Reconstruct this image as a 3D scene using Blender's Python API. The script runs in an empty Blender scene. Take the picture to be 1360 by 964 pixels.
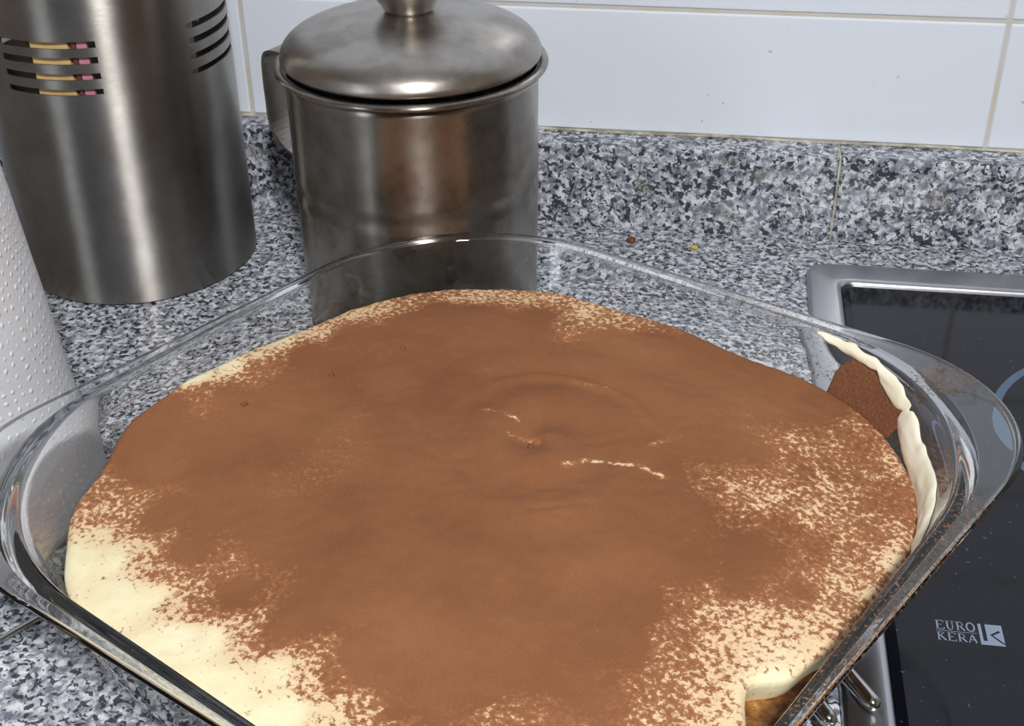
import bpy, bmesh, math, random
import numpy as np
from mathutils import Vector, Matrix, noise as mnoise

random.seed(7)
sc = bpy.context.scene
COL = sc.collection

# ------------------------------------------------------------------ camera
cam_d = bpy.data.cameras.new('camera')
cam_d.sensor_width = 36.0
cam_d.lens = 36.0 * 1740.9 / 1360.0
cam_d.clip_start = 0.01
cam = bpy.data.objects.new('camera', cam_d)
COL.objects.link(cam)
_r = Vector((0.98869726, 0.14959519, -0.00994972))
_u = Vector((-0.07123238, 0.52710756, 0.84680787))
_f = Vector((-0.13192296, 0.83652788, -0.53180583))
cam.matrix_world = Matrix(((_r.x, _u.x, -_f.x, 0.0), (_r.y, _u.y, -_f.y, 0.0),
                           (_r.z, _u.z, -_f.z, 0.34), (0, 0, 0, 1)))
sc.camera = cam

# ------------------------------------------------------------------ world, lights, exposure
world = bpy.data.worlds.new('kitchen_ambient')
world.use_nodes = True
world.node_tree.nodes['Background'].inputs[0].default_value = (0.93, 0.96, 1.0, 1)
world.node_tree.nodes['Background'].inputs[1].default_value = 0.25
sc.world = world

def area_light(name, loc, target, size, power, color=(1, 1, 1), shape='DISK', size_y=None):
    d = bpy.data.lights.new(name, 'AREA')
    d.shape = shape
    d.size = size
    if size_y: d.size_y = size_y
    d.energy = power
    d.color = color
    o = bpy.data.objects.new(name, d)
    COL.objects.link(o)
    o.location = loc
    o.rotation_euler = (Vector(target) - Vector(loc)).to_track_quat('-Z', 'Y').to_euler()
    return o

area_light('ceiling_lamp', (0.17, -0.36, 0.93), (-0.05, 0.45, 0.0), 0.13, 13.5, (1.0, 1.0, 0.995))
area_light('kitchen_window', (-1.09, -0.75, 0.55), (0.4, -0.2, 0.2), 0.7, 7.0, (0.86, 0.93, 1.0), 'RECTANGLE', 0.9)

vs = sc.view_settings
vs.view_transform = 'Standard'
vs.look = 'None'
vs.gamma = 1.0
vs.use_curve_mapping = False
vs.exposure = 0.0
sc.cycles.max_bounces = 18
sc.cycles.transmission_bounces = 16
sc.cycles.transparent_max_bounces = 16
sc.cycles.glossy_bounces = 6
sc.cycles.diffuse_bounces = 4
sc.cycles.sample_clamp_indirect = 5.0
sc.cycles.use_denoising = True

# ------------------------------------------------------------------ helpers
def srgb(r, g, b):
    def c(v):
        v /= 255.0
        return v / 12.92 if v <= 0.04045 else ((v + 0.055) / 1.055) ** 2.4
    return (c(r), c(g), c(b), 1.0)

class NT:
    def __init__(self, name):
        self.m = bpy.data.materials.new(name)
        self.m.use_nodes = True
        self.t = self.m.node_tree
        self.b = self.t.nodes['Principled BSDF']
        self.out = self.t.nodes['Material Output']
    def n(self, kind, **kw):
        nd = self.t.nodes.new(kind)
        for k, v in kw.items():
            setattr(nd, k, v)
        return nd
    def link(self, a, b):
        self.t.links.new(a, b)
    def val(self, sock, v):
        if hasattr(v, 'is_output') or isinstance(v, bpy.types.NodeSocket):
            self.link(v, sock)
        else:
            sock.default_value = v
    def math(self, op, a, b=None, c=None, clamp=False):
        nd = self.n('ShaderNodeMath', operation=op, use_clamp=clamp)
        self.val(nd.inputs[0], a)
        if b is not None: self.val(nd.inputs[1], b)
        if c is not None: self.val(nd.inputs[2], c)
        return nd.outputs[0]
    def noise(self, scale, detail=2.0, rough=0.5, vec=None, dist=0.0):
        nd = self.n('ShaderNodeTexNoise')
        nd.inputs['Scale'].default_value = scale
        nd.inputs['Detail'].default_value = detail
        nd.inputs['Roughness'].default_value = rough
        nd.inputs['Distortion'].default_value = dist
        if vec is None: vec = self.coord()
        self.link(vec, nd.inputs['Vector'])
        return nd
    def coord(self, which='Object'):
        if not hasattr(self, '_tc'):
            self._tc = self.n('ShaderNodeTexCoord')
        return self._tc.outputs[which]
    def geo(self):
        if not hasattr(self, '_geo'):
            self._geo = self.n('ShaderNodeNewGeometry')
        return self._geo.outputs['Position']
    def ramp(self, fac, stops, interp='LINEAR'):
        nd = self.n('ShaderNodeValToRGB')
        cr = nd.color_ramp
        cr.interpolation = interp
        while len(cr.elements) < len(stops): cr.elements.new(0.5)
        while len(cr.elements) > len(stops): cr.elements.remove(cr.elements[-1])
        for e, (p, c) in zip(cr.elements, stops):
            e.position = p
            e.color = c if len(c) == 4 else (*c, 1)
        self.link(fac, nd.inputs[0])
        return nd.outputs[0]
    def mix(self, fac, a, b):
        nd = self.n('ShaderNodeMix', data_type='RGBA')
        self.val(nd.inputs[0], fac)
        self.val(nd.inputs[6], a)
        self.val(nd.inputs[7], b)
        return nd.outputs[2]
    def bump(self, h, strength=0.3, dist=0.001, normal=None):
        nd = self.n('ShaderNodeBump')
        nd.inputs['Strength'].default_value = strength
        nd.inputs['Distance'].default_value = dist
        self.link(h, nd.inputs['Height'])
        if normal is not None: self.link(normal, nd.inputs['Normal'])
        return nd.outputs[0]
    def set(self, **kw):
        names = dict(color='Base Color', rough='Roughness', metal='Metallic', ior='IOR', trans='Transmission Weight',
                     normal='Normal', aniso='Anisotropic', coat='Coat Weight', spec='Specular IOR Level', tangent='Tangent',
                     sss='Subsurface Weight', sss_scale='Subsurface Scale', sheen='Sheen Weight', coat_rough='Coat Roughness')
        for k, v in kw.items():
            self.val(self.b.inputs[names[k]], v)
        return self

def W(v): return (v, v, v, 1)

# ------------------------------------------------------------------ materials
def granite(name, rough):
    t = NT(name)
    pos = t.geo()
    a = t.noise(225, 3, 0.6, pos, 0.4)
    base = t.ramp(a.outputs[0], [(0.36, srgb(118, 123, 134)), (0.45, srgb(164, 169, 178)), (0.53, srgb(200, 203, 210)), (0.64, srgb(226, 228, 232))])
    off = t.n('ShaderNodeVectorMath', operation='ADD'); t.link(pos, off.inputs[0]); off.inputs[1].default_value = (3.1, 1.7, 0.4)
    b = t.noise(280, 2, 0.5, off.outputs[0], 0.5)
    base = t.mix(t.math('MULTIPLY', t.ramp(b.outputs[0], [(0.52, W(0)), (0.57, W(1))]), 0.62), base, srgb(96, 101, 114))
    off2 = t.n('ShaderNodeVectorMath', operation='ADD'); t.link(pos, off2.inputs[0]); off2.inputs[1].default_value = (-2.3, 5.1, 1.4)
    d = t.noise(350, 2, 0.5, off2.outputs[0], 0.6)
    dens = t.math('MULTIPLY', t.math('SUBTRACT', t.noise(55, 2, 0.5, off.outputs[0]).outputs[0], 0.5), 0.22)
    base = t.mix(t.math('MULTIPLY', t.ramp(t.math('ADD', d.outputs[0], dens), [(0.545, W(0)), (0.58, W(1))]), 0.92), base, srgb(34, 37, 47))
    warm = t.ramp(t.noise(60, 2, 0.5, off2.outputs[0]).outputs[0], [(0.64, W(0)), (0.70, W(1))])
    base = t.mix(t.math('MULTIPLY', warm, 0.55), base, srgb(104, 100, 94))
    t.set(color=base, rough=rough, spec=0.5)
    return t.m

M = {}
M['granite'] = granite('polished_granite', 0.22)
M['granite_wall'] = granite('granite_upstand', 0.28)

t = NT('white_glazed_tile')
sp = t.ramp(t.noise(260, 1, 0.5, t.geo()).outputs[0], [(0.24, W(1)), (0.27, W(0))])
gate = t.ramp(t.noise(30, 1, 0.5, t.geo()).outputs[0], [(0.50, W(0)), (0.6, W(1))])
c = t.mix(t.math('MULTIPLY', t.math('MULTIPLY', sp, gate), 0.7), srgb(233, 240, 251), srgb(186, 172, 146))
t.set(color=c, rough=0.16, normal=t.bump(t.noise(18, 2, 0.5, t.geo()).outputs[0], 0.08, 0.002))
M['tile'] = t.m
t = NT('aged_grout')
c = t.ramp(t.noise(40, 3, 0.6, t.geo()).outputs[0], [(0.35, srgb(208, 207, 205)), (0.66, srgb(204, 196, 174))])
t.set(color=c, rough=0.9); M['grout'] = t.m
t = NT('yellowed_sealant')
c = t.ramp(t.noise(90, 3, 0.6, t.geo()).outputs[0], [(0.35, srgb(146, 140, 122)), (0.6, srgb(206, 201, 184))])
t.set(color=c, rough=0.6); M['sealant'] = t.m
t = NT('wall_plaster'); t.set(color=srgb(226, 228, 232), rough=0.7); M['plaster'] = t.m
t = NT('wall_paint'); t.set(color=srgb(150, 134, 116), rough=0.7); M['paint'] = t.m
t = NT('brown_floor_tile'); t.set(color=t.ramp(t.noise(6, 3).outputs[0], [(0.3, srgb(72, 56, 44)), (0.7, srgb(96, 76, 60))]), rough=0.5); M['floor'] = t.m

def steel(name, col, rough, aniso, brush=None, stain=0.0, rv=0.08):
    t = NT(name)
    cc = col
    ob = t.coord()
    if stain:
        st = t.noise(45, 4, 0.6, ob)
        cc = t.mix(t.math('MULTIPLY', t.ramp(st.outputs[0], [(0.42, W(0)), (0.66, W(1))]), stain), col, srgb(104, 92, 80))
    r = t.math('ADD', t.math('MULTIPLY', t.math('SUBTRACT', t.noise(60, 3, 0.6, ob).outputs[0], 0.5), rv * 2), rough, clamp=True)
    t.set(color=cc, metal=1.0, rough=r, aniso=aniso)
    if aniso:
        tg = t.n('ShaderNodeTangent', direction_type='RADIAL', axis='Z')
        t.link(tg.outputs[0], t.b.inputs['Tangent'])
        t.b.inputs['Anisotropic Rotation'].default_value = 0.25
    if brush:
        mp = t.n('ShaderNodeMapping'); t.link(ob, mp.inputs[0]); mp.inputs['Scale'].default_value = brush
        t.set(normal=t.bump(t.noise(1.0, 3, 0.7, mp.outputs[0]).outputs[0], 0.10, 0.0006))
    return t.m

M['brushed'] = steel('brushed_steel', srgb(166, 162, 157), 0.37, 1.0, (14, 14, 2600), 0.25)
M['pot'] = steel('worn_polished_steel', srgb(162, 156, 148), 0.28, 0.9, None, 0.55, 0.07)
M['lid'] = steel('dull_spun_steel', srgb(178, 173, 168), 0.34, 0.3, None, 0.45, 0.08)
M['knob'] = steel('knob_steel', srgb(190, 184, 174), 0.24, 0.4, None, 0.1, 0.04)
M['frame'] = steel('hob_frame_steel', srgb(196, 196, 200), 0.30, 0.0, (30, 2400, 30), 0.0, 0.04)
M['chrome'] = steel('chrome_wire', srgb(205, 205, 205), 0.10, 0.0, None, 0.0, 0.03)

t = NT('black_ceramic_glass')
spk = t.ramp(t.noise(620, 0, 0.5, t.geo()).outputs[0], [(0.82, W(0)), (0.86, W(1))])
t.set(color=t.mix(t.math('MULTIPLY', spk, 0.35), srgb(12, 14, 22), srgb(120, 120, 125)), rough=0.07, ior=1.5, spec=0.33)
M['hob_glass'] = t.m
t = NT('hob_print_grey'); t.set(color=srgb(74, 96, 122), rough=0.25); M['print'] = t.m
t = NT('hob_logo_white'); t.set(color=srgb(136, 148, 170), rough=0.3, spec=0.3); M['logo'] = t.m

t = NT('paper_towel')
uv = t.coord('UV')
vd = t.n('ShaderNodeTexVoronoi'); vd.inputs['Scale'].default_value = 1.0; vd.inputs['Randomness'].default_value = 0.2
wv = t.noise(0.16, 1, 0.5, uv)
av = t.n('ShaderNodeVectorMath', operation='MULTIPLY_ADD'); t.link(wv.outputs['Color'], av.inputs[0]); av.inputs[1].default_value = (2.5, 2.5, 0); t.link(uv, av.inputs[2])
t.link(av.outputs[0], vd.inputs['Vector'])
dot = t.ramp(vd.outputs['Distance'], [(0.10, W(1)), (0.27, W(0))])
fib = t.noise(6.0, 4, 0.7, uv)
h = t.math('ADD', dot, t.math('MULTIPLY', fib.outputs[0], 0.35))
t.set(color=t.mix(dot, srgb(218, 219, 224), srgb(250, 250, 251)), rough=0.95, normal=t.bump(h, 0.6, 0.0007), sheen=0.1)
M['paper'] = t.m
t = NT('cardboard'); t.set(color=srgb(178, 150, 116), rough=0.9); M['cardboard'] = t.m

def plain(name, col, rough=0.6, **kw):
    t = NT(name); nz = t.noise(120, 3, 0.6)
    c2 = tuple(v * 0.78 for v in col[:3]) + (1,)
    t.set(color=t.ramp(nz.outputs[0], [(0.3, c2), (0.7, col)]), rough=rough, **kw)
    return t.m
M['tan'] = plain('pale_wood', srgb(222, 186, 128), 0.7)
M['pink'] = plain('pink_plastic', srgb(206, 138, 160), 0.5)
M['dark_red'] = plain('dark_red_plastic', srgb(110, 58, 54), 0.5)
M['white_plastic'] = plain('white_plastic', srgb(214, 210, 204), 0.4)
M['red_crumb'] = plain('red_crumb', srgb(120, 58, 40), 0.6)
M['yellow_crumb'] = plain('yellow_crumb', srgb(206, 180, 84), 0.6)

# glass with dry cocoa specks where the "dust" attribute says so
def glass(name):
    t = NT(name)
    t.set(color=(0.972, 0.985, 0.980, 1), rough=0.0, ior=1.474, trans=1.0)
    at = t.n('ShaderNodeAttribute', attribute_name='dust')
    nz = t.noise(820, 3, 0.6)
    k = t.math('ADD', nz.outputs[0], t.math('MULTIPLY', t.math('SUBTRACT', at.outputs['Fac'], 0.5), 0.62))
    mk = t.ramp(k, [(0.50, W(0)), (0.56, W(1))])
    d = t.n('ShaderNodeBsdfDiffuse')
    t.link(t.ramp(t.noise(200, 2).outputs[0], [(0.3, srgb(96, 70, 52)), (0.7, srgb(150, 116, 90))]), d.inputs[0])
    mx = t.n('ShaderNodeMixShader')
    t.link(t.math('MULTIPLY', mk, 0.75), mx.inputs[0]); t.link(t.b.outputs[0], mx.inputs[1]); t.link(d.outputs[0], mx.inputs[2])
    t.link(mx.outputs[0], t.out.inputs['Surface'])
    return t.m
M['glass'] = glass('clear_baking_glass')

t = NT('cream_dusted_with_cocoa')
at = t.n('ShaderNodeAttribute', attribute_name='cocoa')
n1 = t.noise(520, 3, 0.66)
n2 = t.noise(120, 2, 0.5)
nn = t.math('ADD', t.math('MULTIPLY', n1.outputs[0], 0.86), t.math('MULTIPLY', n2.outputs[0], 0.14))
k = t.math('ADD', nn, t.math('MULTIPLY', t.math('SUBTRACT', at.outputs['Fac'], 0.5), 0.44))
mask = t.ramp(k, [(0.45, W(0)), (0.545, W(1))])
low = t.noise(16, 3, 0.6)
fine = t.noise(1500, 2, 0.6)
cocoa = t.ramp(t.math('ADD', t.math('MULTIPLY', low.outputs[0], 0.7), t.math('MULTIPLY', fine.outputs[0], 0.3)),
               [(0.35, srgb(124, 79, 50)), (0.5, srgb(136, 88, 57)), (0.65, srgb(147, 98, 65))])
thin = t.ramp(k, [(0.50, W(0)), (0.70, W(1))])
cocoa = t.mix(thin, srgb(166, 110, 74), cocoa)
cream = t.ramp(t.noise(60, 3, 0.5).outputs[0], [(0.3, srgb(240, 226, 182)), (0.7, srgb(246, 236, 200))])
veil = t.math('MULTIPLY', t.math('MULTIPLY', t.math('SUBTRACT', at.outputs['Fac'], 0.12), 3.2, clamp=True), 0.68)
cream = t.mix(veil, cream, srgb(226, 180, 136))
hgt = t.math('ADD', t.math('MULTIPLY', mask, 0.5), t.math('MULTIPLY', fine.outputs[0], 0.35))
hgt = t.math('ADD', hgt, t.math('MULTIPLY', n1.outputs[0], 0.5))
t.set(color=t.mix(mask, cream, cocoa), rough=t.math('ADD', t.math('MULTIPLY', mask, 0.5), 0.45), normal=t.bump(hgt, 0.55, 0.0006), spec=0.3)
M['tiramisu'] = t.m
t = NT('plain_cream')
t.set(color=t.ramp(t.noise(80, 3, 0.5).outputs[0], [(0.3, srgb(240, 232, 206)), (0.7, srgb(247, 241, 220))]), rough=0.42, normal=t.bump(t.noise(130, 3).outputs[0], 0.3, 0.001))
M['cream'] = t.m
t = NT('cocoa_powder')
t.set(color=t.ramp(t.noise(900, 3, 0.6).outputs[0], [(0.3, srgb(104, 64, 40)), (0.7, srgb(136, 88, 58))]), rough=0.95, normal=t.bump(t.noise(900, 2).outputs[0], 0.6, 0.0006))
M['cocoa'] = t.m
t = NT('coffee_soaked_sponge')
cs = t.ramp(t.noise(150, 4, 0.6).outputs[0], [(0.30, srgb(62, 34, 16)), (0.46, srgb(112, 68, 30)), (0.60, srgb(156, 106, 50)), (0.75, srgb(196, 156, 100))])
t.set(color=cs, rough=0.55, normal=t.bump(t.noise(320, 3, 0.6).outputs[0], 0.7, 0.002))
M['sponge'] = t.m

# ------------------------------------------------------------------ object helpers
def obj(name, bm_or_mesh, mat, parent=None, smooth=False):
    if isinstance(bm_or_mesh, bmesh.types.BMesh):
        me = bpy.data.meshes.new(name)
        bmesh.ops.recalc_face_normals(bm_or_mesh, faces=bm_or_mesh.faces)
        bm_or_mesh.to_mesh(me); bm_or_mesh.free()
    else:
        me = bm_or_mesh
    if smooth:
        me.polygons.foreach_set('use_smooth', [True] * len(me.polygons))
    me.materials.clear()
    me.materials.append(mat)
    o = bpy.data.objects.new(name, me)
    COL.objects.link(o)
    if parent: o.parent = parent
    return o

def thing(name, label, cat, loc=(0, 0, 0), rz=0.0, group=None):
    o = bpy.data.objects.new(name, None)
    o.empty_display_size = 0.02
    COL.objects.link(o)
    o.location = loc; o.rotation_euler = (0, 0, rz)
    return tag(o, label, cat, group)

def tag(o, label, cat, group=None):
    o['label'] = label; o['category'] = cat
    if group: o['group'] = group
    return o

def struct(o):
    o['kind'] = 'structure'
    return o

def box(bm, x0, x1, y0, y1, z0, z1, bev=0.0, seg=2):
    r = bmesh.ops.create_cube(bm, size=1.0)
    vs_ = r['verts']
    for v in vs_:
        v.co = Vector((x0 + (v.co.x + .5) * (x1 - x0), y0 + (v.co.y + .5) * (y1 - y0), z0 + (v.co.z + .5) * (z1 - z0)))
    if bev:
        es = list({e for v in vs_ for e in v.link_edges})
        bmesh.ops.bevel(bm, geom=es, offset=bev, segments=seg, profile=0.5, affect='EDGES')
    return bm

def lathe(bm, prof, n=96, cx=0.0, cy=0.0):
    rings = []
    for r, z in prof:
        if r < 1e-6:
            rings.append([bm.verts.new((cx, cy, z))])
        else:
            rings.append([bm.verts.new((cx + r * math.cos(2 * math.pi * i / n), cy + r * math.sin(2 * math.pi * i / n), z)) for i in range(n)])
    for a, b in zip(rings, rings[1:]):
        for i in range(n):
            j = (i + 1) % n
            if len(a) == 1 and len(b) == 1: continue
            if len(a) == 1: bm.faces.new((a[0], b[i], b[j]))
            elif len(b) == 1: bm.faces.new((a[i], b[0], a[j]))
            else: bm.faces.new((a[i], b[i], b[j], a[j]))
    return bm

def spline(pts, k=5):
    """Catmull-Rom through rows of numbers"""
    P = [np.array(p, float) for p in pts]
    out = []
    for i in range(len(P) - 1):
        p0 = P[i - 1] if i > 0 else 2 * P[0] - P[1]
        p1, p2 = P[i], P[i + 1]
        p3 = P[i + 2] if i + 2 < len(P) else 2 * P[-1] - P[-2]
        # centripetal-ish damping of the tangents keeps tight corners from overshooting
        l01 = np.linalg.norm(p1 - p0) + 1e-9; l12 = np.linalg.norm(p2 - p1) + 1e-9; l23 = np.linalg.norm(p3 - p2) + 1e-9
        m1 = (p2 - p0) / (l01 + l12) * l12
        m2 = (p3 - p1) / (l12 + l23) * l12
        for s in range(k):
            u = s / k
            out.append((2*u**3-3*u**2+1)*p1 + (u**3-2*u**2+u)*m1 + (-2*u**3+3*u**2)*p2 + (u**3-u**2)*m2)
    out.append(P[-1])
    return out

def tube(bm, pts, r, n=12, caps=True):
    P = [Vector(p) for p in pts]
    rings = []
    up = Vector((0, 0, 1))
    for i, p in enumerate(P):
        d = (P[min(i + 1, len(P) - 1)] - P[max(i - 1, 0)]).normalized()
        a = d.cross(up)
        a = a.normalized() if a.length > 1e-4 else Vector((1, 0, 0))
        b = a.cross(d).normalized()
        rings.append((p, d, a, b))
    loops = []
    def ring(p, a, b, rr):
        return [bm.verts.new(p + rr * (math.cos(2*math.pi*i/n) * a + math.sin(2*math.pi*i/n) * b)) for i in range(n)]
    if caps:
        p, d, a, b = rings[0]
        loops += [ring(p - d * r * .95, a, b, r * .3), ring(p - d * r * .7, a, b, r * .72)]
    for p, d, a, b in rings: loops.append(ring(p, a, b, r))
    if caps:
        p, d, a, b = rings[-1]
        loops += [ring(p + d * r * .7, a, b, r * .72), ring(p + d * r * .95, a, b, r * .3)]
    for A, B in zip(loops, loops[1:]):
        for i in range(n):
            bm.faces.new((A[i], A[(i+1) % n], B[(i+1) % n], B[i]))
    bm.faces.new(loops[0]); bm.faces.new(loops[-1])
    return bm

# ------------------------------------------------------------------ the setting
TILE_Y, GR_Y, GR_Z = 0.7114, 0.690, 0.050
bm = bmesh.new(); box(bm, -1.20, 1.09, TILE_Y + 0.0009, TILE_Y + 0.06, -0.90, 1.55)
wall = struct(obj('wall_back', bm, M['grout']))
tw, thh, g = 0.4230, 0.0722, 0.0022
bm = bmesh.new(); box(bm, g/2, tw - g/2, TILE_Y, TILE_Y + 0.006, g/2, thh - g/2, 0.0012, 3)
tile0 = obj('tile', bm, M['tile'], wall)
first = True
for row in range(11):
    for k in range(-2, 2):
        o = tile0 if first else tile0.copy()
        if not first: COL.objects.link(o)
        first = False
        o.location = (-0.2676 + k * tw, 0, GR_Z + row * thh)
bm = bmesh.new(); box(bm, -1.11, 1.0, TILE_Y, TILE_Y + 0.0009, GR_Z + 11 * thh + .002, 1.549)
obj('plaster', bm, M['plaster'], wall)
for nm, dims, mt in (('wall_left', (-1.20, -1.1136, -1.76, TILE_Y + .0016, -.90, 1.55), 'paint'), ('wall_right', (1.0014, 1.09, -1.76, TILE_Y + .0016, -.90, 1.55), 'paint'),
                     ('wall_front', (-1.1136, 1.0014, -1.76, -1.70, -.90, 1.55), 'paint'), ('ceiling', (-1.20, 1.09, -1.76, TILE_Y + .06, 1.55, 1.60), 'plaster'),
                     ('floor', (-1.20, 1.09, -1.76, TILE_Y + .06, -.96, -.90), 'floor')):
    bm = bmesh.new(); box(bm, *dims)
    struct(obj(nm, bm, M[mt]))
bm = bmesh.new()
pts = [(x, TILE_Y - 0.0004 + 0.0003 * math.sin(x * 90), GR_Z + 0.0004 + 0.0004 * math.sin(x * 57 + 1)) for x in np.linspace(-1.11, 1.0, 160)]
tube(bm, pts, 0.0010, 6)
obj('sealant_bead', bm, M['sealant'], wall, True)

for nm, x0, x1 in (('trim_1', -1.11, 0.0754), ('trim_2', 0.0762, 1.0)):
    bm = bmesh.new(); box(bm, x0, x1, GR_Y, TILE_Y + 0.0012, -0.0008, GR_Z, 0.0022 if nm == 'trim_2' else 0.0012, 3)
    tr = struct(obj(nm, bm, M['granite_wall'], None, False))
    if nm == 'trim_1':
        bm = bmesh.new(); box(bm, 0.0752, 0.0764, GR_Y + .0005, TILE_Y, 0.0, GR_Z - .0005)
        obj('joint_filler', bm, M['sealant'], tr)

bm = bmesh.new(); box(bm, -1.11, 1.0, -0.02, TILE_Y + 0.001, -0.03, 0.0, 0.002, 2)
tag(obj('countertop', bm, M['granite']), 'grey, black and white speckled granite worktop under everything', 'countertop')

# ------------------------------------------------------------------ ceramic hob
def rrect(x0, x1, y0, y1, r, n=8):
    out = []
    for cx, cy, a0 in ((x1 - r, y1 - r, 0), (x0 + r, y1 - r, 90), (x0 + r, y0 + r, 180), (x1 - r, y0 + r, 270)):
        for i in range(n + 1):
            a = math.radians(a0 + 90 * i / n)
            out.append((cx + r * math.cos(a), cy + r * math.sin(a)))
    return out

def loops_mesh(bm, loops, cap_first=False, cap_last=False):
    L = [[bm.verts.new(p) for p in lp] for lp in loops]
    n = len(L[0])
    for A, B in zip(L, L[1:]):
        for i in range(n):
            bm.faces.new((A[i], A[(i+1) % n], B[(i+1) % n], B[i]))
    if cap_first: bm.faces.new(L[0])
    if cap_last: bm.faces.new(L[-1])
    return L

HX0, HX1, HY0, HY1 = 0.0604, 0.640, 0.135, 0.6535
hob = thing('ceramic_hob', 'black ceramic glass hob in a steel frame beside the dish', 'hob', ((HX0 + HX1) / 2, (HY0 + HY1) / 2, 0.0))
hx, hy = hob.location.x, hob.location.y
def hl(x0, x1, y0, y1, r, z): return [(x - hx, y - hy, z) for x, y in rrect(x0, x1, y0, y1, r)]
i1 = 0.0172
bm = bmesh.new()
loops_mesh(bm, [hl(HX0, HX1, HY0, HY1, .012, 0.0002), hl(HX0, HX1, HY0, HY1, .012, .0026), hl(HX0+.0008, HX1-.0008, HY0+.0008, HY1-.0008, .0115, .0038),
    hl(HX0+.0022, HX1-.0022, HY0+.0022, HY1-.0022, .010, .0044),
    hl(HX0+i1-.0042, HX1-i1+.0042, HY0+i1-.0042, HY1-.0178, .0076, .0050)] +
    [hl(HX0+i1-.0028+.0030*math.sin(q), HX1-i1+.0028-.0030*math.sin(q), HY0+i1-.0028+.0030*math.sin(q), HY1-.0194-.0030*math.sin(q), .007, .0030+.0022*math.cos(q)) for q in np.linspace(0, 1.45, 7)] +
    [hl(HX0+i1+.0004, HX1-i1-.0004, HY0+i1+.0004, HY1-.0226, .006, .0030),
    hl(HX0+i1+.0004, HX1-i1-.0004, HY0+i1+.0004, HY1-.0226, .006, .0004), hl(HX0, HX1, HY0, HY1, .012, 0.0002)])
obj('frame', bm, M['frame'], hob, True)
gx0, gx1, gy0, gy1 = HX0+i1+.0006, HX1-i1-.0006, HY0+i1+.0006, HY1-.0229
bm = bmesh.new()
loops_mesh(bm, [hl(gx0, gx1, gy0, gy1, .0055, .0008), hl(gx0, gx1, gy0, gy1, .0055, .0032), hl(gx0+.0036, gx1-.0036, gy0+.0036, gy1-.0036, .004, .0042)], True, True)
obj('glass_plate', bm, M['hob_glass'], hob)
ZG = 0.00423
bm = bmesh.new()
n = 128; cx, cy = 0.2075 - hx, 0.5045 - hy
A = [bm.verts.new((cx + .0712 * math.cos(2*math.pi*i/n), cy + .0712 * math.sin(2*math.pi*i/n), ZG)) for i in range(n)]
B = [bm.verts.new((cx + .0674 * math.cos(2*math.pi*i/n), cy + .0674 * math.sin(2*math.pi*i/n), ZG)) for i in range(n)]
for i in range(n): bm.faces.new((A[i], A[(i+1) % n], B[(i+1) % n], B[i]))
obj('burner_ring', bm, M['print'], hob)

# printed maker's mark: two rows of serif capitals, a rule and a square K device
def stroke(bm, pts, w, ox, oy, sx, sy, z):
    P = [Vector((ox + p[0] * sx, oy + p[1] * sy, z)) for p in pts]
    for a, b in zip(P, P[1:]):
        d = (b - a).normalized(); nrm = Vector((-d.y, d.x, 0)) * w / 2
        bm.faces.new([bm.verts.new(q) for q in (a - nrm, b - nrm, b + nrm, a + nrm)])
TH, TN = 0.00058, 0.00030
def arc(cx, cy, rx, ry, a0, a1, k=12):
    return [(cx + rx * math.cos(math.radians(a0 + (a1-a0)*i/k)), cy + ry * math.sin(math.radians(a0 + (a1-a0)*i/k))) for i in range(k + 1)]
GL = {
 'E': [(TH, [(.22, 0), (.22, 1)]), (TN, [(.05, .96), (.9, .96), (.9, .78)]), (TN, [(.22, .52), (.7, .52)]), (TN, [(.05, .04), (.95, .04), (.95, .25)])],
 'U': [(TH, [(.22, 1), (.22, .35)] + arc(.5, .35, .28, .32, 180, 270, 6)), (TN, arc(.5, .35, .28, .32, 270, 360, 6) + [(.78, 1)]), (TN, [(.05, .97), (.4, .97)]), (TN, [(.62, .97), (.95, .97)])],
 'R': [(TH, [(.22, 0), (.22, 1)]), (TN, [(.05, .97), (.5, .97)] + arc(.5, .73, .28, .23, 90, -90, 8) + [(.22, .5)]), (TH, [(.5, .5), (.95, .03)]), (TN, [(.05, .03), (.4, .03)])],
 'O': [(TH, arc(.5, .5, .42, .47, 0, 360, 20))],
 'K': [(TH, [(.2, 0), (.2, 1)]), (TN, [(.2, .45), (.85, .97)]), (TH, [(.4, .58), (.95, .03)]), (TN, [(.05, .03), (.4, .03)]), (TN, [(.05, .97), (.4, .97)])],
 'A': [(TN, [(.08, 0), (.5, 1)]), (TH, [(.5, 1), (.92, 0)]), (TN, [(.25, .36), (.75, .36)]), (TN, [(0, .03), (.22, .03)]), (TN, [(.75, .03), (1, .03)])]}
bm = bmesh.new()
for word, y0, hgt_ in (('EURO', 0.3699, 0.0047), ('KERA', 0.3641, 0.0044)):
    for i, ch in enumerate(word):
        for w, pts in GL[ch]:
            stroke(bm, pts, w, 0.0961 - hx + i * 0.0036, y0 - hy, 0.0032, hgt_, ZG)
stroke(bm, [(0, 0), (1, 0)], 0.00022, 0.0961 - hx, 0.3692 - hy, 0.0143, 1, ZG)
obj('lettering', bm, M['logo'], hob)
bm = bmesh.new()
qx, qy, qs, qh = 0.1112 - hx, 0.3638 - hy, 0.0084, 0.0107
bm.faces.new([bm.verts.new((qx + a * qs, qy + b * qh, ZG)) for a, b in ((0, 0), (.13, 0), (.13, 1), (0, 1))])
for poly in ([(.13, 0), (1, 0), (1, .06), (.80, .19), (.13, .19)], [(.30, .19), (.80, .19), (.44, .50), (.30, .50)], [(.30, .50), (.44, .50), (.84, .74), (.90, .66), (.57, .48), (1, .13), (1, 1), (.30, 1)]):
    bm.faces.new([bm.verts.new((qx + a * qs, qy + b * qh, ZG)) for a, b in poly])
obj('square_emblem', bm, M['logo'], hob)

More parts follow.
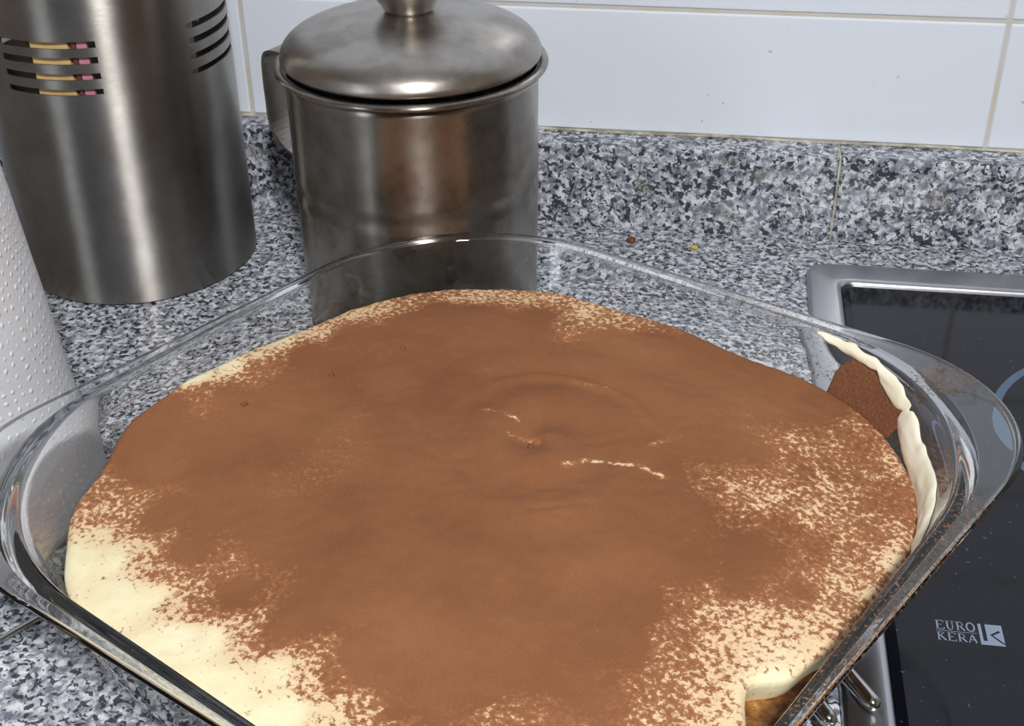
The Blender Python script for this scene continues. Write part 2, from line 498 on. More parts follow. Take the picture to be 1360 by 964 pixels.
# ------------------------------------------------------------------ trivet under the dish
trv = thing('wire_trivet', 'chrome wire trivet with rod ends showing under the glass dish', 'trivet', (0, 0, 0))
dv = Vector((-0.53, 0.848, 0)); pv = Vector((0.848, 0.53, 0))
zc = 0.0088
for e in ((0.0694, 0.3255), (0.0546, 0.3165)):
    a = Vector((e[0], e[1], zc)); bm = bmesh.new(); tube(bm, [a + dv * s for s in np.linspace(0.0, 0.15, 8)], 0.0031, 16)
    obj('rod', bm, M['chrome'], trv, True)
for s in (0.055, 0.14):
    a = Vector((0.0620, 0.3210, zc)) + dv * s; bm = bmesh.new(); tube(bm, [a - pv * 0.0085, a, a + pv * 0.0085], 0.0018, 12)
    obj('cross_bar', bm, M['chrome'], trv, True)
for e in ((-0.135, 0.285), (-0.148, 0.2945)):
    a = Vector((e[0] + 0.02, e[1] + 0.02, zc)); bm = bmesh.new(); tube(bm, [a + Vector((0.53, 0.848, 0)) * s for s in np.linspace(0.0, 0.15, 8)], 0.0024, 16)
    obj('rod', bm, M['chrome'], trv, True)
for x, y in ((-0.02, 0.41), (-0.03, 0.40), (-0.095, 0.34), (-0.06, 0.40)):
    bm = bmesh.new(); lathe(bm, [(0, 0.0002), (.0035, .0002), (.0035, .004), (.0025, .0078), (0, .0078)], 16, x, y)
    obj('foot', bm, M['chrome'], trv, True)

bm = bmesh.new()
tube(bm, [(-0.275, 0.262, .0016), (-0.2580, 0.2930, .0016), (-0.24088, 0.31923, .0016), (-0.2292, 0.3365, .0016), (-0.214, 0.358, .0016)], 0.0013, 12)
tag(obj('skewer', bm, M['chrome'], None, True), 'thin steel skewer lying on the granite left of the dish', 'skewer')

# ------------------------------------------------------------------ glass dish
DC = Vector((-0.0629, 0.3603, 0.0)); DA = math.radians(-29.5)
NC, NS = 22, 12
def dish_loop(hT, hE, RT, RE, z):
    """square loop; corners 0 and 2 carry the handles (E), 1 and 3 are plain (T)"""
    out = []
    for q in range(4):
        h, R = (hE, RE) if q % 2 == 0 else (hT, RT)
        sx, sy = ((1, 1), (-1, 1), (-1, -1), (1, -1))[q]
        cx, cy = sx * (h - R), sy * (h - R)
        arcp = [(cx + R * math.cos(math.radians(q*90 + 90*i/NC)), cy + R * math.sin(math.radians(q*90 + 90*i/NC))) for i in range(NC + 1)]
        out += arcp
        q2 = (q + 1) % 4
        h2, R2 = (hE, RE) if q2 % 2 == 0 else (hT, RT)
        s2 = ((1, 1), (-1, 1), (-1, -1), (1, -1))[q2]
        nx = (s2[0] * (h2 - R2) + R2 * math.cos(math.radians(q2*90)), s2[1] * (h2 - R2) + R2 * math.sin(math.radians(q2*90)))
        for i in range(1, NS):
            f = i / NS
            out.append((arcp[-1][0] * (1-f) + nx[0] * f, arcp[-1][1] * (1-f) + nx[1] * f))
    return [(x, y, z) for x, y in out]
PROF = [  # hT, hE, RT, RE, z
 (.104, .104, .058, .058, .0128), (.1130, .1130, .066, .066, .0124), (.1182, .1182, .070, .070, .0142), (.1212, .1212, .0725, .0725, .0190),
 (.1282, .1282, .079, .079, .0400), (.1364, .1364, .0855, .0855, .0665), (.1380, .1388, .0865, .0850, .0722), (.1388, .1404, .0868, .0795, .07495),
 (.1391, .1410, .0868, .0785, .0750), (.1404, .1450, .087, .0630, .0750), (.1408, .1458, .087, .0622, .0751), (.1416, .1475, .0876, .0605, .0762), (.1409, .1464, .0872, .0616, .0774), (.1404, .1455, .087, .0624, .0777),
 (.1390, .1404, .0867, .0790, .0777), (.1386, .1398, .0866, .0800, .0777), (.1377, .1382, .0864, .0845, .0779), (.1367, .1367, .0862, .0862, .0776), (.1357, .1357, .0856, .0856, .0760),
 (.1316, .1316, .0823, .0823, .0620), (.1240, .1240, .0757, .0757, .0400), (.1180, .1180, .071, .071, .0255), (.1130, .1130, .067, .067, .0190), (.104, .104, .060, .060, .0172)]
fine_prof = spline([tuple(q) for q in PROF], 4)
LOOPS = [dish_loop(*q) for q in fine_prof]
NL = len(LOOPS[0])
bm = bmesh.new()
BL = loops_mesh(bm, LOOPS)
for cap, z in ((0, PROF[0][4]), (-1, PROF[-1][4])):
    cvt = bm.verts.new((0, 0, z))
    for i in range(NL): bm.faces.new((BL[cap][i], BL[cap][(i+1) % NL], cvt))
bmesh.ops.recalc_face_normals(bm, faces=bm.faces)
bm.verts.ensure_lookup_table(); bm.faces.ensure_lookup_table()
bm.normal_update()
vco = [v.co.copy() for v in bm.verts]
vno = []
for v in bm.verts:      # area-weighted normals keep the flat flanges flat
    nn_ = Vector((0, 0, 0))
    for f in v.link_faces: nn_ += f.normal * f.calc_area()
    vno.append(nn_.normalized())
faces = [[v.index for v in f.verts] for f in bm.faces]
bm.verts.index_update()
faces = [[v.index for v in f.verts] for f in bm.faces]
bm.free()
def dust_at(p):
    x, y, z = p
    d = 0.0
    if z > 0.070:
        d = 0.06
        if x > 0.132 and y < 0.075: d = 0.42                            # near right rim
        if x > 0.07 and y > 0.05 and x + y > 0.2545: d = 0.40           # outer edge of the right handle
        if math.hypot(x - .106, y - .132) < .013: d = 0.44
        if y > 0.134 and x < 0.07: d = 0.36                            # far right rim
        if x < -0.08 and y < -0.08: d = 0.16
    elif z > 0.058:
        if x > 0.02 and y > 0.05: d = 0.44 - (z - .058) * 14
        if x < -0.08 and y < -0.02: d = 0.14
        if x > 0.10 and y < 0.05: d = 0.35
    return d
dusts = [dust_at(p) for p in vco]
def is_handle(f):
    r = f[0] // NL
    rows = {min(i // NL, 10**6) for i in f}
    idx = [i % NL for i in f if i < NL * len(LOOPS)]
    if max(f) >= NL * len(LOOPS): return -1
    lo, hi = 6 * 4, 15 * 4
    if min(rows) < lo or max(rows) > hi: return -1
    seg = NC + NS
    for q in (0, 2):
        a, b = q * seg - 2, q * seg + NC + 2
        ok = all((a <= i <= b) or (a <= i - NL <= b) for i in idx)
        if ok: return q
    return -1
dish = thing('baking_dish', 'clear square glass baking dish with corner handles, holding tiramisu', 'baking dish', (DC.x, DC.y, 0.0), DA)
groups = {-1: [], 0: [], 2: []}
for f in faces: groups[is_handle(f)].append(f)
for key, nm in ((-1, 'dish_body'), (0, 'handle'), (2, 'handle')):
    used = sorted({i for f in groups[key] for i in f}); remap = {i: k for k, i in enumerate(used)}
    me = bpy.data.meshes.new(nm)
    me.from_pydata([vco[i] for i in used], [], [[remap[i] for i in f] for f in groups[key]])
    me.polygons.foreach_set('use_smooth', [True] * len(me.polygons))
    me.normals_split_custom_set_from_vertices([vno[i] for i in used])
    a = me.attributes.new('dust', 'FLOAT', 'POINT')
    a.data.foreach_set('value', [dusts[i] for i in used])
    obj(nm, me, M['glass'], dish)

# ------------------------------------------------------------------ tiramisu
tir = thing('tiramisu', 'tiramisu dusted with brown cocoa over pale cream, inside the glass dish', 'dessert', (DC.x, DC.y, 0.0), DA)
CO = [(-56,60,1),(-98,0,1),(-91,-44,1),(-105,-67,1),(-18,-42,1),(23,-12,1),(37,-68,1),(73,-20,1),(64,-66,1),(-11,80,1),(25,107,1),(58,106,1),(-25,6,1),(58,26,.98),(90,21,.97),(30,-93,.97),(83,-63,.92),(-2,-77,1),(-36,-66,1),(-68,-71,1),(-92,-21,1),(-70,35,1),(51,-9,1),(45,-41,1),(21,65,1),(-56,90,1),(-95,68,1),(-9,110,1),(37,116,1),(24,21,1),(-15,37,1),(-132,-24,.08),(-128,-10,.22),(-126,4,.36),(-119,-28,.75),(-117,-1,.8),(-113,-24,.92),(-129,18,.3),(-126,36,.45),(-127,56,.42),(-124,72,.42),(-109,42,.97),(-111,18,1),(-116,82,.6),(-102,97,.55),(-92,105,.45),(-78,114,.5),(-82,92,.97),(-96,84,.97),(-63,121,.55),(-58,104,.92),(-46,120,.48),(-45,107,.6),(-35,116,.55),(-22,125,.6),(-11,130,.75),(-27,104,.95),(11,131,.92),(-132,-52,.9),(-127,-66,.9),(-124,-42,.93),(43,128,.95),(63,122,.95),(-110,-87,.65),(-101,-91,.58),(-89,-92,.52),(-82,-84,.97),(-92,-100,.25),(-89,-112,.02),(-75,-106,.1),(-70,-102,.42),(-57,-99,.62),(-58,-91,.97),(-60,-117,.03),(-51,-110,.1),(-43,-108,.42),(-35,-102,.72),(-30,-96,.97),(-31,-120,.03),(-21,-112,.14),(-16,-104,.52),(-6,-98,.88),(-4,-89,1),(-1,-124,.04),(7,-110,.16),(12,-106,.42),(19,-101,.77),(22,-91,.97),(19,-119,.08),(30,-111,.33),(34,-104,.62),(42,-96,.88),(42,-84,1),(57,-92,.86),(66,-85,.68),(75,-80,.72),(59,-80,.95),(84,-74,.8),(56,45,.75),(68,49,.62),(81,53,.57),(95,54,.55),(93,68,.6),(72,86,.64),(83,88,.66),(98,88,.72),(63,97,.85),(90,105,.8),(93,117,.6),(104,104,.5),(110,80,.8),(114,43,.62),(118,61,.64),(126,62,.42),(128,49,.36),(125,71,.7),(118,28,.52),(125,31,.47),(102,39,.84),(90,40,.84),(47,38,.95),(51,63,.95),(64,68,.9),(79,68,.75),(82,-12,.78),(93,-9,.52),(104,-4,.47),(115,0,.42),(122,10,.47),(112,-18,.38),(121,-12,.3),(103,-25,.52),(96,-34,.64),(99,-47,.68),(110,-42,.48),(117,-44,.36),(123,-21,.15),(123,-25,.08),(124,-5,.37),(122,20,.62),(93,6,.9),(108,16,.86),(100,-57,.65),(92,-60,.85),(118,-33,.32),(117,36,.55),(75,0,.99),(82,-41,.97),(-20,-125,.05),(20,-125,.15),(60,-120,.3),(90,-100,.4),(20,-60,1),(60,-60,1)]
CP = np.array(CO)
STREAK = [((-31.8,31.0),(-16.5,34.5),1.3),((-14.5,25.6),(-3.3,28.8),1.3),((12.9,22.0),(18.7,31.0),1.8),((18.1,31.7),(31.1,34.2),1.0),((30.3,35.3),(44.5,37.9),1.5),((31.8,50.2),(36.6,61.5),1.0),((-15.9,67.3),(-0.9,73.9),0.7),((-52.2,54.1),(-46.4,53.6),0.7)]
def cover(x, y):
    """how much cocoa lies at a spot (mm, dish axes)"""
    d2 = (CP[:, 0] - x) ** 2 + (CP[:, 1] - y) ** 2 + 4.0
    w = d2 ** -1.7
    v = float((w * CP[:, 2]).sum() / w.sum())
    v += min(0.35, max(0.0, v - 0.80) * 3.0) - max(0.0, 0.06 - v) * 1.5
    for (a, b, s) in STREAK:
        ax, ay = a; bx, by = b
        L2 = (bx-ax)**2 + (by-ay)**2
        u = max(0, min(1, ((x-ax)*(bx-ax) + (y-ay)*(by-ay)) / L2))
        q = (x-ax-u*(bx-ax))**2 + (y-ay-u*(by-ay))**2
        v -= 0.95 * math.exp(-q / (2*s*s)) * (0.65 + 0.6 * mnoise.noise(Vector((x*.25, y*.25, 3))))
    return v
ZB_A = [-180, -168, -158, -146, -136, -126, -90, -30, 0, 25, 33, 45, 52, 62, 78, 94, 115, 131, 148, 165, 180]
ZB_V = [.0655, .0672, .0640, .0585, .0560, .0570, .0600, .0600, .0590, .0560, .0555, .0560, .0580, .0590, .0597, .0615, .0588, .0565, .0590, .0615, .0655]
def inset(x, y):
    i = 0.0009
    if x > 0.09:
        e = y + 0.029
        i += 0.0120 * math.exp(-(e / (0.0085 if e > 0 else 0.016)) ** 2) + 0.0035 * math.exp(-((y + .012) / .012) ** 2)
    a = math.degrees(math.atan2(y, x))
    i += 0.0040 * math.exp(-((a + 148) / 7.0) ** 2) + 0.002 * math.exp(-((a + 131) / 6.0) ** 2)
    return i
def height(x, y, ang, rho):
    zb = float(np.interp(ang, ZB_A, ZB_V))
    w = max(0.0, (rho - 0.55) / 0.45); w = w * w * (3 - 2 * w)
    z = 0.0622 + (zb - 0.0622) * w
    X, Y = x * 1000, y * 1000
    z += 0.0013 * mnoise.noise(Vector((X * .022, Y * .022, 1.3))) + 0.0006 * mnoise.noise(Vector((X * .06, Y * .06, 4.3)))
    # spatula swirl round the middle
    rr = math.hypot(X + 2, Y - 30); an = math.atan2(Y - 30, X + 2)
    fall = math.exp(-(rr / 55.0) ** 2)
    z += 0.0015 * fall * math.sin(rr * 0.21 + an * 1.0)
    z += 0.0014 * math.exp(-((rr - 42) / 2.2) ** 2) * max(0, math.sin(an + 0.6 - 1.0)) 
    d = (X - 24) * 0.75 - (Y + 2) * 0.66; al = (X - 24) * .66 + (Y + 2) * .75
    z -= 0.0011 * math.exp(-(d / 0.9) ** 2) * math.exp(-(al / 9.0) ** 2)
    z += 0.0004 * mnoise.noise(Vector((X * .2, Y * .2, 9)))
    return z
NCo, NSo = NC, NS
NC, NS = 60, 40
out_loop = dish_loop(.1316, .1316, .0823, .0823, 0)
NC, NS = NCo, NSo
NT_ = len(out_loop)
bound = []
for q, (x, y, _) in enumerate(out_loop):
    a_, b_ = out_loop[q - 1], out_loop[(q + 1) % NT_]
    nx, ny = b_[1] - a_[1], a_[0] - b_[0]; nl = math.hypot(nx, ny)
    zb = float(np.interp(math.degrees(math.atan2(y, x)), ZB_A, ZB_V)) - .0015
    i = inset(x, y) + (.062 - zb) * .345
    bound.append((x - nx / nl * i, y - ny / nl * i))
NR = 100
verts, coc = [], []
for j in range(NR, 0, -1):
    rho = (j / NR)
    rho = 1 - (1 - rho) ** 1.15 if rho < 1 else 1.0
    for (bx, by) in bound:
        x, y = bx * rho, by * rho
        ang = math.degrees(math.atan2(y, x))
        z = height(x, y, ang, rho)
        R = math.hypot(bx, by); dedge = R * (1 - rho)
        if dedge < 0.003: z -= 0.0016 * (1 - dedge / 0.003) ** 2
        verts.append((x, y, z)); coc.append(cover(x * 1000, y * 1000))
nv = len(verts)
verts.append((0, 0, height(0, 0, 0, 0))); coc.append(1.0)
fcs = []
for j in range(NR - 1):
    for i in range(NT_):
        k = (i + 1) % NT_
        fcs.append((j*NT_+i, j*NT_+k, (j+1)*NT_+k, (j+1)*NT_+i))
for i in range(NT_): fcs.append(((NR-1)*NT_+i, (NR-1)*NT_+(i+1) % NT_, nv))
# rounded lip and side of the cream
prev = 0
side = [(0.0006, .0022), (0.0006, .0045), (-0.0004, .0075), (-0.0022, .0105)]
for dx, dz in side:
    s0 = len(verts)
    for i, (bx, by) in enumerate(bound):
        R = math.hypot(bx, by)
        k = (R - .37 * dz + (.0004 if dz < .003 else .0008)) / R
        verts.append((bx * k, by * k, verts[i][2] - dz)); coc.append(coc[i] * 0.35)
    for i in range(NT_):
        k = (i + 1) % NT_
        fcs.append((prev + k, prev + i, s0 + i, s0 + k))
    prev = s0
me = bpy.data.meshes.new('cream_layer')
me.from_pydata(verts, [], fcs)
me.polygons.foreach_set('use_smooth', [True] * len(me.polygons))
a = me.attributes.new('cocoa', 'FLOAT', 'POINT'); a.data.foreach_set('value', coc)
obj('cream_layer', me, M['tiramisu'], tir)['label'] = 'pale cream topped with brown cocoa powder'

bm = bmesh.new()
lp = []
for h_, R_, z_ in ((.102, .058, .0176), (.1122, .0665, .0196), (.1170, .070, .0260), (.1230, .075, .0400), (.1258, .077, .0478), (.1250, .076, .0495)):
    lp.append(dish_loop(h_, h_, R_, R_, z_))
L = loops_mesh(bm, lp, True, False)
prevl = L[-1]
for k in range(1, 9):
    s = 1 - k * 0.03
    cur = [bm.verts.new((v.co.x * s, v.co.y * s, .0495 + .0012 * mnoise.noise(Vector((v.co.x*s*180, v.co.y*s*180, 2))))) for v in L[-1]]
    for i in range(NL): bm.faces.new((prevl[i], prevl[(i+1) % NL], cur[(i+1) % NL], cur[i]))
    prevl = cur
bm.faces.new(prevl)
obj('sponge_layer', bm, M['sponge'], tir, True)['label'] = 'coffee-soaked brown sponge under the cream'

# smears on the inner wall at the right corner
def wall_point(ang, z, off):
    h = float(np.interp(z, [.040, .062, .073, .0760, .0776, .0779], [.1240, .1316, .1348, .1357, .1367, .1376])) - off
    R = float(np.interp(z, [.040, .062, .0760], [.0757, .0823, .0856])) - off
    a = math.radians(ang); c_, s_ = math.cos(a), math.sin(a)
    lo, hi = 0.0, 0.25
    for _ in range(40):
        m = (lo + hi) / 2
        x, y = abs(c_ * m), abs(s_ * m)
        ins = x < h and y < h and not (x > h - R and y > h - R and math.hypot(x - h + R, y - h + R) > R)
        if ins: lo = m
        else: hi = m
    return Vector((c_ * lo, s_ * lo, z))
def smear(name, prof, thick, mat, rows=10, cols=60, seed=0.0, wav=0.0008):
    """prof: (angle, z_low, z_high) along the wall"""
    A_ = [q[0] for q in prof]
    bm = bmesh.new()
    fr, bk = [], []
    for i in range(cols + 1):
        ang = A_[0] + (A_[-1] - A_[0]) * i / cols
        zl = float(np.interp(ang, A_, [q[1] for q in prof])) + wav * mnoise.noise(Vector((ang * .5, seed, 0)))
        zh = float(np.interp(ang, A_, [q[2] for q in prof])) + wav * mnoise.noise(Vector((ang * .5, seed, 7)))
        if zh < zl + .0003: zh = zl + .0003
        f_, b_ = [], []
        for j in range(rows + 1):
            u = j / rows; z = zl + (zh - zl) * u
            e = math.sin(math.pi * u) ** .5 * min(1, math.sin(math.pi * i / cols) * 3)
            tk = thick * e * (1 + .35 * mnoise.noise(Vector((ang * .4, z * 400, seed + 3))))
            f_.append(bm.verts.new(wall_point(ang, z, 0.0003 + max(tk, 0))))
            b_.append(bm.verts.new(wall_point(ang, z, 0.0002)))
        fr.append(f_); bk.append(b_)
    for i in range(cols):
        for j in range(rows):
            bm.faces.new((fr[i][j], fr[i+1][j], fr[i+1][j+1], fr[i][j+1]))
            bm.faces.new((bk[i][j], bk[i][j+1], bk[i+1][j+1], bk[i+1][j]))
    for i in range(cols):
        for j in (0, rows):
            bm.faces.new((fr[i][j], bk[i][j], bk[i+1][j], fr[i+1][j]))
    for i in (0, cols):
        for j in range(rows):
            bm.faces.new((fr[i][j], fr[i][j+1], bk[i][j+1], bk[i][j]))
    return obj(name, bm, mat, tir, True)
smear('cream_smear', [(24, .0540, .0580), (28, .0540, .0620), (32, .0535, .0645), (36, .0525, .0655), (40, .0525, .0650), (44, .0545, .0655), (46.5, .0560, .0685), (48.7, .0590, .0706), (50, .0610, .0690), (51, .0640, .0665)], .0018, M['cream'], seed=1)['label'] = 'white cream smeared up the glass wall'
smear('cream_smear', [(49.6, .0690, .0712), (50.4, .0672, .0722), (51.4, .0662, .0728), (52.6, .0664, .0745), (54.3, .0680, .0755), (56.2, .0700, .0760), (57.4, .0733, .0765), (60, .0730, .0768), (63.4, .0732, .0773), (66.5, .0746, .0774), (69, .0765, .0773)], .0013, M['cream'], seed=4)['label'] = 'thin white cream streak below the rim'
smear('cocoa_smear', [(49.8, .0640, .0668), (50.5, .0560, .0690), (52.2, .0520, .0690), (54, .0515, .0700), (56.1, .0510, .0715), (58.0, .0510, .0737), (60.6, .0515, .0733), (62.2, .0520, .0728), (63.2, .0530, .0700), (64.0, .0550, .0650)], .0004, M['cocoa'], seed=8, wav=.0016)['label'] = 'brown cocoa stain on the glass wall'

for k, (x, y, r) in enumerate(((-103.7, -22.9, 1.5), (-84.5, 45, 1.3), (-93.2, 12.9, 1.1), (-2.7, 23.4, 1.2))):
    bm = bmesh.new(); bmesh.ops.create_icosphere(bm, subdivisions=2, radius=r / 1000)
    for v in bm.verts: v.co *= 1 + .3 * mnoise.noise(v.co * 900 + Vector((k, 0, 0)))
    z = height(x / 1000, y / 1000, math.degrees(math.atan2(y, x)), math.hypot(x, y) / 140)
    for v in bm.verts: v.co = v.co * 1.0 + Vector((x / 1000, y / 1000, z + .0002)); 
    obj('cocoa_clump', bm, M['cocoa'], tir, True)

# ------------------------------------------------------------------ slotted canister
CC = (-0.3093, 0.6248); CR = 0.0632; CHT = 0.225
can = thing('slotted_canister', 'tall brushed steel canister with rows of slots behind the paper roll', 'canister', (CC[0], CC[1], 0.0))
NA = 240; da = 360.0 / NA
groups_az = [-113.5 + 86.4, -113.5, -113.5 + 176, -113.5 + 264]
zrows = [(.1160, .1190), (.1236, .1268), (.1313, .1347), (.1389, .1423)]
zs = sorted({.0012, .004, .03, .06, .09, .108} | {z for r in zrows for z in r} | {.15, .17, .19, .21, CHT - .002, CHT})
def in_slot(am, zm):
    if not any(a < zm < b for a, b in zrows): return False
    return any(0 <= (am - g0) % 360 <= 45.0 for g0 in groups_az)
az0 = -113.5
CI = CR - 0.0009
bm = bmesh.new()
def cpt(r, i, j): return (r * math.cos(math.radians(az0 + i*da)), r * math.sin(math.radians(az0 + i*da)), zs[j])
solid = [[not in_slot(az0 + (i + .5) * da, (zs[j] + zs[j+1]) / 2) for i in range(NA)] for j in range(len(zs) - 1)]
for r in (CR, CI):
    grid = [[bm.verts.new(cpt(r, i, j)) for i in range(NA)] for j in range(len(zs))]
    for j in range(len(zs) - 1):
        for i in range(NA):
            if solid[j][i]:
                k = (i + 1) % NA
                q = (grid[j][i], grid[j][k], grid[j+1][k], grid[j+1][i])
                bm.faces.new(q if r == CR else q[::-1])
def quad(*p): bm.faces.new([bm.verts.new(q) for q in p])
for j in range(len(zs) - 1):      # cut edges of the sheet
    for i in range(NA):
        if not solid[j][i]:
            if solid[j][i-1]: quad(cpt(CR, i, j), cpt(CR, i, j+1), cpt(CI, i, j+1), cpt(CI, i, j))
            if solid[j][(i+1) % NA]: quad(cpt(CR, i+1, j), cpt(CI, i+1, j), cpt(CI, i+1, j+1), cpt(CR, i+1, j+1))
            quad(cpt(CR, i, j), cpt(CI, i, j), cpt(CI, i+1, j), cpt(CR, i+1, j))
            quad(cpt(CR, i, j+1), cpt(CR, i+1, j+1), cpt(CI, i+1, j+1), cpt(CI, i, j+1))
for i in range(NA): quad(cpt(CR, i, len(zs)-1), cpt(CR, i+1, len(zs)-1), cpt(CI, i+1, len(zs)-1), cpt(CI, i, len(zs)-1))
loose = [v for v in bm.verts if not v.link_faces]
bmesh.ops.delete(bm, geom=loose, context='VERTS')
me = bpy.data.meshes.new('canister_body'); bm.to_mesh(me); bm.free()
obj('canister_body', me, M['brushed'], can, True)
bm = bmesh.new(); lathe(bm, [(0, .0006), (CR - .0012, .0006), (CR - .0004, .0012), (CR - .0010, .0022), (0, .0022)], 96)
obj('canister_base', bm, M['brushed'], can, True)

def stick(name, label, cat, az, r, w, th_, z1, mat, tip=None):
    a = math.radians(az)
    root = thing(name, label, cat, (CC[0] + r * math.cos(a), CC[1] + r * math.sin(a), 0.0026), a + math.pi / 2)
    bm = bmesh.new(); box(bm, -w/2, w/2, -th_/2, th_/2, 0, z1, min(w, th_) * .2, 2)
    obj('handle', bm, mat, root)
    if tip:
        bm = bmesh.new(); box(bm, -w/2 - .0022, -w/2 - .0001, -th_/2, th_/2, 0, z1, .0003, 1)
        obj('edge_strip', bm, tip, root)
    return root
stick('wooden_spatula', 'flat tan wooden handle seen through the left slots of the canister', 'spatula', -90.0, 0.0582, 0.0192, 0.004, 0.20, M['tan'])
stick('pink_spatula', 'narrow pink handle beside the tan one inside the canister', 'spatula', -74.8, 0.0588, 0.0052, 0.004, 0.20, M['pink'], M['dark_red'])
stick('white_spoon', 'pale handle tip behind the top right slot of the canister', 'spoon', -20.5, 0.0565, 0.0060, 0.003, 0.1405, M['white_plastic'])

# ------------------------------------------------------------------ oil pot and its lid
PC = (-0.1375, 0.5808); PR = 0.0600
pot = thing('steel_pot', 'worn shiny steel pot with side handle behind the dish', 'pot', (PC[0], PC[1], 0.0))
bm = bmesh.new()
prof = [(0, .0006), (.054, .0006), (.0575, .0016), (.0590, .0045), (.0592, .068), (.0596, .0705), (.0596, .0735), (.0592, .0755), (.0592, .0790), (.0597, .0812), (.0597, .0845), (.0592, .0868),
        (.0595, .128), (.0598, .1318), (.0590, .1318), (.0584, .128), (.0582, .006), (.054, .0022), (0, .0022)]
lathe(bm, prof, 128)
obj('pot_body', bm, M['pot'], pot, True)
bm = bmesh.new()
lathe(bm, [(.0592 + .0026 + .0024 * math.cos(a), .1340 + .0016 * math.sin(a)) for a in np.linspace(-math.pi, math.pi, 17)], 128)
bmesh.ops.remove_doubles(bm, verts=bm.verts, dist=1e-6)
obj('rolled_rim', bm, M['pot'], pot, True)
# strap handle on the far left side
face = math.atan2(-PC[1], -PC[0])
ha = face - math.pi / 2 - math.radians(38)
hd = Vector((math.cos(ha), math.sin(ha), 0)); hp = Vector((-hd.y, hd.x, 0))
path = spline([(.0600, .1240), (.0680, .1262), (.0790, .1270), (.0845, .1250), (.0862, .1180), (.0862, .100), (.0855, .0880), (.0800, .0790), (.0700, .0730), (.0602, .0700)], 4)
bm = bmesh.new()
rows_ = []
for i, q in enumerate(path):
    a = path[max(i-1, 0)]; b = path[min(i+1, len(path)-1)]
    d = np.array([b[0]-a[0], b[1]-a[1]]); d /= np.linalg.norm(d); nr = np.array([d[1], -d[0]])
    ring = []
    for s, t_ in ((-1, -1), (1, -1), (1, 1), (-1, 1)):
        r_ = q[0] + nr[0] * t_ * .0008; z_ = q[1] + nr[1] * t_ * .0008
        ring.append(bm.verts.new(hd * r_ + hp * s * .0105 + Vector((0, 0, z_))))
    rows_.append(ring)
for A_, B_ in zip(rows_, rows_[1:]):
    for i in range(4): bm.faces.new((A_[i], A_[(i+1) % 4], B_[(i+1) % 4], B_[i]))
bm.faces.new(rows_[0]); bm.faces.new(rows_[-1])
obj('strap_handle', bm, M['pot'], pot, False)

lid = thing('pot_lid', 'domed dull steel lid with a round knob on the pot', 'lid', (PC[0], PC[1], 0.1364))
bm = bmesh.new()
pl = spline([(.0604, .0012), (.0610, .0024), (.0606, .0045), (.0585, .0082), (.0540, .0118), (.0470, .0148), (.0360, .0178), (.0230, .0202), (.0110, .0216), (0.0, .0220)], 5)
pl = [(max(q[0], 0), q[1]) for q in pl]
inner = [(0, .0208), (.0110, .0204), (.036, .0166), (.053, .0108), (.0592, .0040), (.0596, .0014)]
lathe(bm, inner + pl[:-1] + [(0, .0220)], 128)
obj('lid_dome', bm, M['lid'], lid, True)
bm = bmesh.new()
kp = spline([(.0096, .0210), (.0116, .0226), (.0130, .0250), (.0160, .0290), (.0188, .0335), (.0198, .0385), (.0185, .0435), (.0140, .0472), (.0070, .0488), (0, .0491)], 5)
lathe(bm, [(0, .0214)] + [(max(q[0], 0), q[1]) for q in kp[:-1]] + [(0, .0491)], 64)
obj('knob', bm, M['knob'], lid, True)

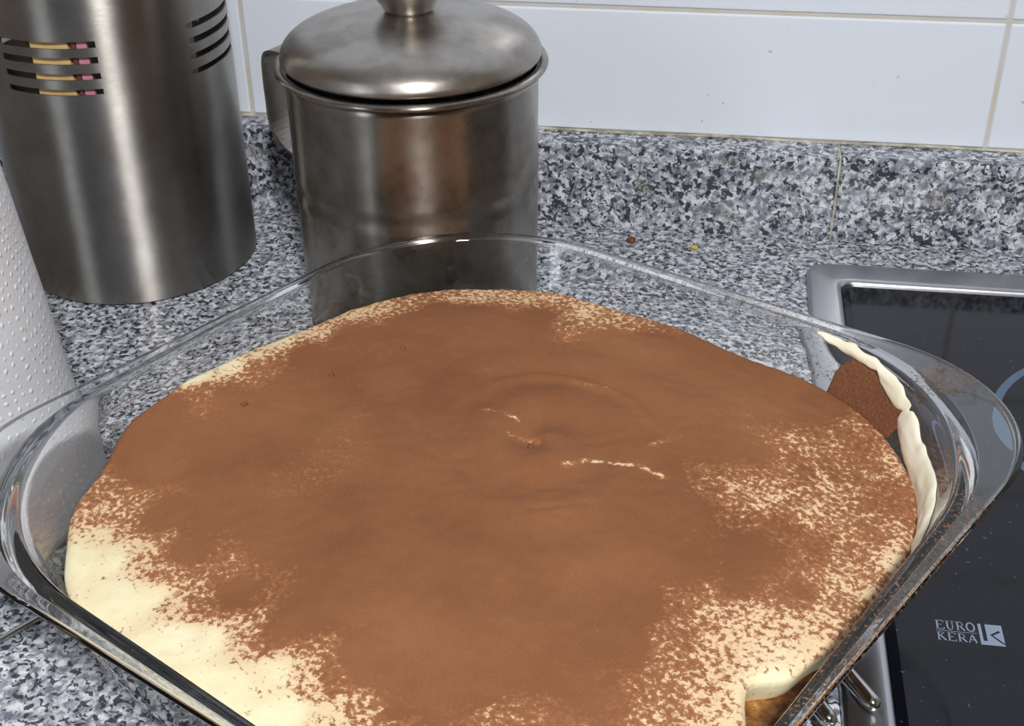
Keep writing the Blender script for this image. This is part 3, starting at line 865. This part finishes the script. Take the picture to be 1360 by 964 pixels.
# ------------------------------------------------------------------ paper towel roll
TR = (-0.312, 0.392)
roll = thing('paper_towel_roll', 'white embossed paper towel roll standing at the left edge', 'paper towel', (TR[0], TR[1], 0.0))
nA, nZ, HT = 128, 60, 0.235
me = bpy.data.meshes.new('paper_roll')
vv, ff, uvs = [], [], []
for j in range(nZ + 1):
    z = .0004 + (HT - .0004) * j / nZ
    r = 0.0727 - 0.0881 * z
    for i in range(nA + 1):
        a = 2 * math.pi * i / nA
        rr_ = r + .0003 * mnoise.noise(Vector((math.cos(a) * 3, math.sin(a) * 3, z * 30)))
        vv.append((rr_ * math.cos(a), rr_ * math.sin(a), z)); uvs.append((a * .066 / .0044, z / .0046))
for j in range(nZ):
    for i in range(nA):
        ff.append((j*(nA+1)+i, j*(nA+1)+i+1, (j+1)*(nA+1)+i+1, (j+1)*(nA+1)+i))
rin = .021
for (row, zz) in ((nZ, HT), (0, .0004)):
    s0 = len(vv)
    for i in range(nA + 1):
        a = 2 * math.pi * i / nA
        vv.append((rin * math.cos(a), rin * math.sin(a), zz)); uvs.append((a, 0))
    for i in range(nA):
        q = (row*(nA+1)+i, row*(nA+1)+i+1, s0+i+1, s0+i)
        ff.append(q if row else q[::-1])
me.from_pydata(vv, [], ff)
ul = me.uv_layers.new(name='UVMap')
for lp_ in me.loops: ul.data[lp_.index].uv = uvs[lp_.vertex_index]
me.polygons.foreach_set('use_smooth', [k < nA * nZ for k in range(len(me.polygons))])
obj('paper_roll', me, M['paper'], roll)
bm = bmesh.new(); lathe(bm, [(.0208, .0004), (.0208, HT), (.0195, HT), (.0195, .0004), (.0208, .0004)], 48)
obj('cardboard_core', bm, M['cardboard'], roll, True)

# ------------------------------------------------------------------ crumbs on the worktop
for nm, x, y, r, mat, lab in (('red_crumb', -.0365, .6725, .0022, 'red_crumb', 'tiny dark red crumb on the granite by the upstand'),
                              ('yellow_crumb', -.0006, .6687, .0017, 'yellow_crumb', 'tiny yellow crumb on the granite right of the red one')):
    bm = bmesh.new(); bmesh.ops.create_icosphere(bm, subdivisions=2, radius=r)
    for v in bm.verts:
        v.co *= 1 + .45 * mnoise.noise(v.co * 500 + Vector((r * 9999, 0, 0)))
        v.co.x *= 1.35; v.co.z = max(v.co.z * .75, -r * .55)
    mz = min(v.co.z for v in bm.verts)
    for v in bm.verts: v.co.z -= mz
    o = obj(nm, bm, M[mat], None, True); o.location = (x, y, 0.0001)
    tag(o, lab, 'crumb')
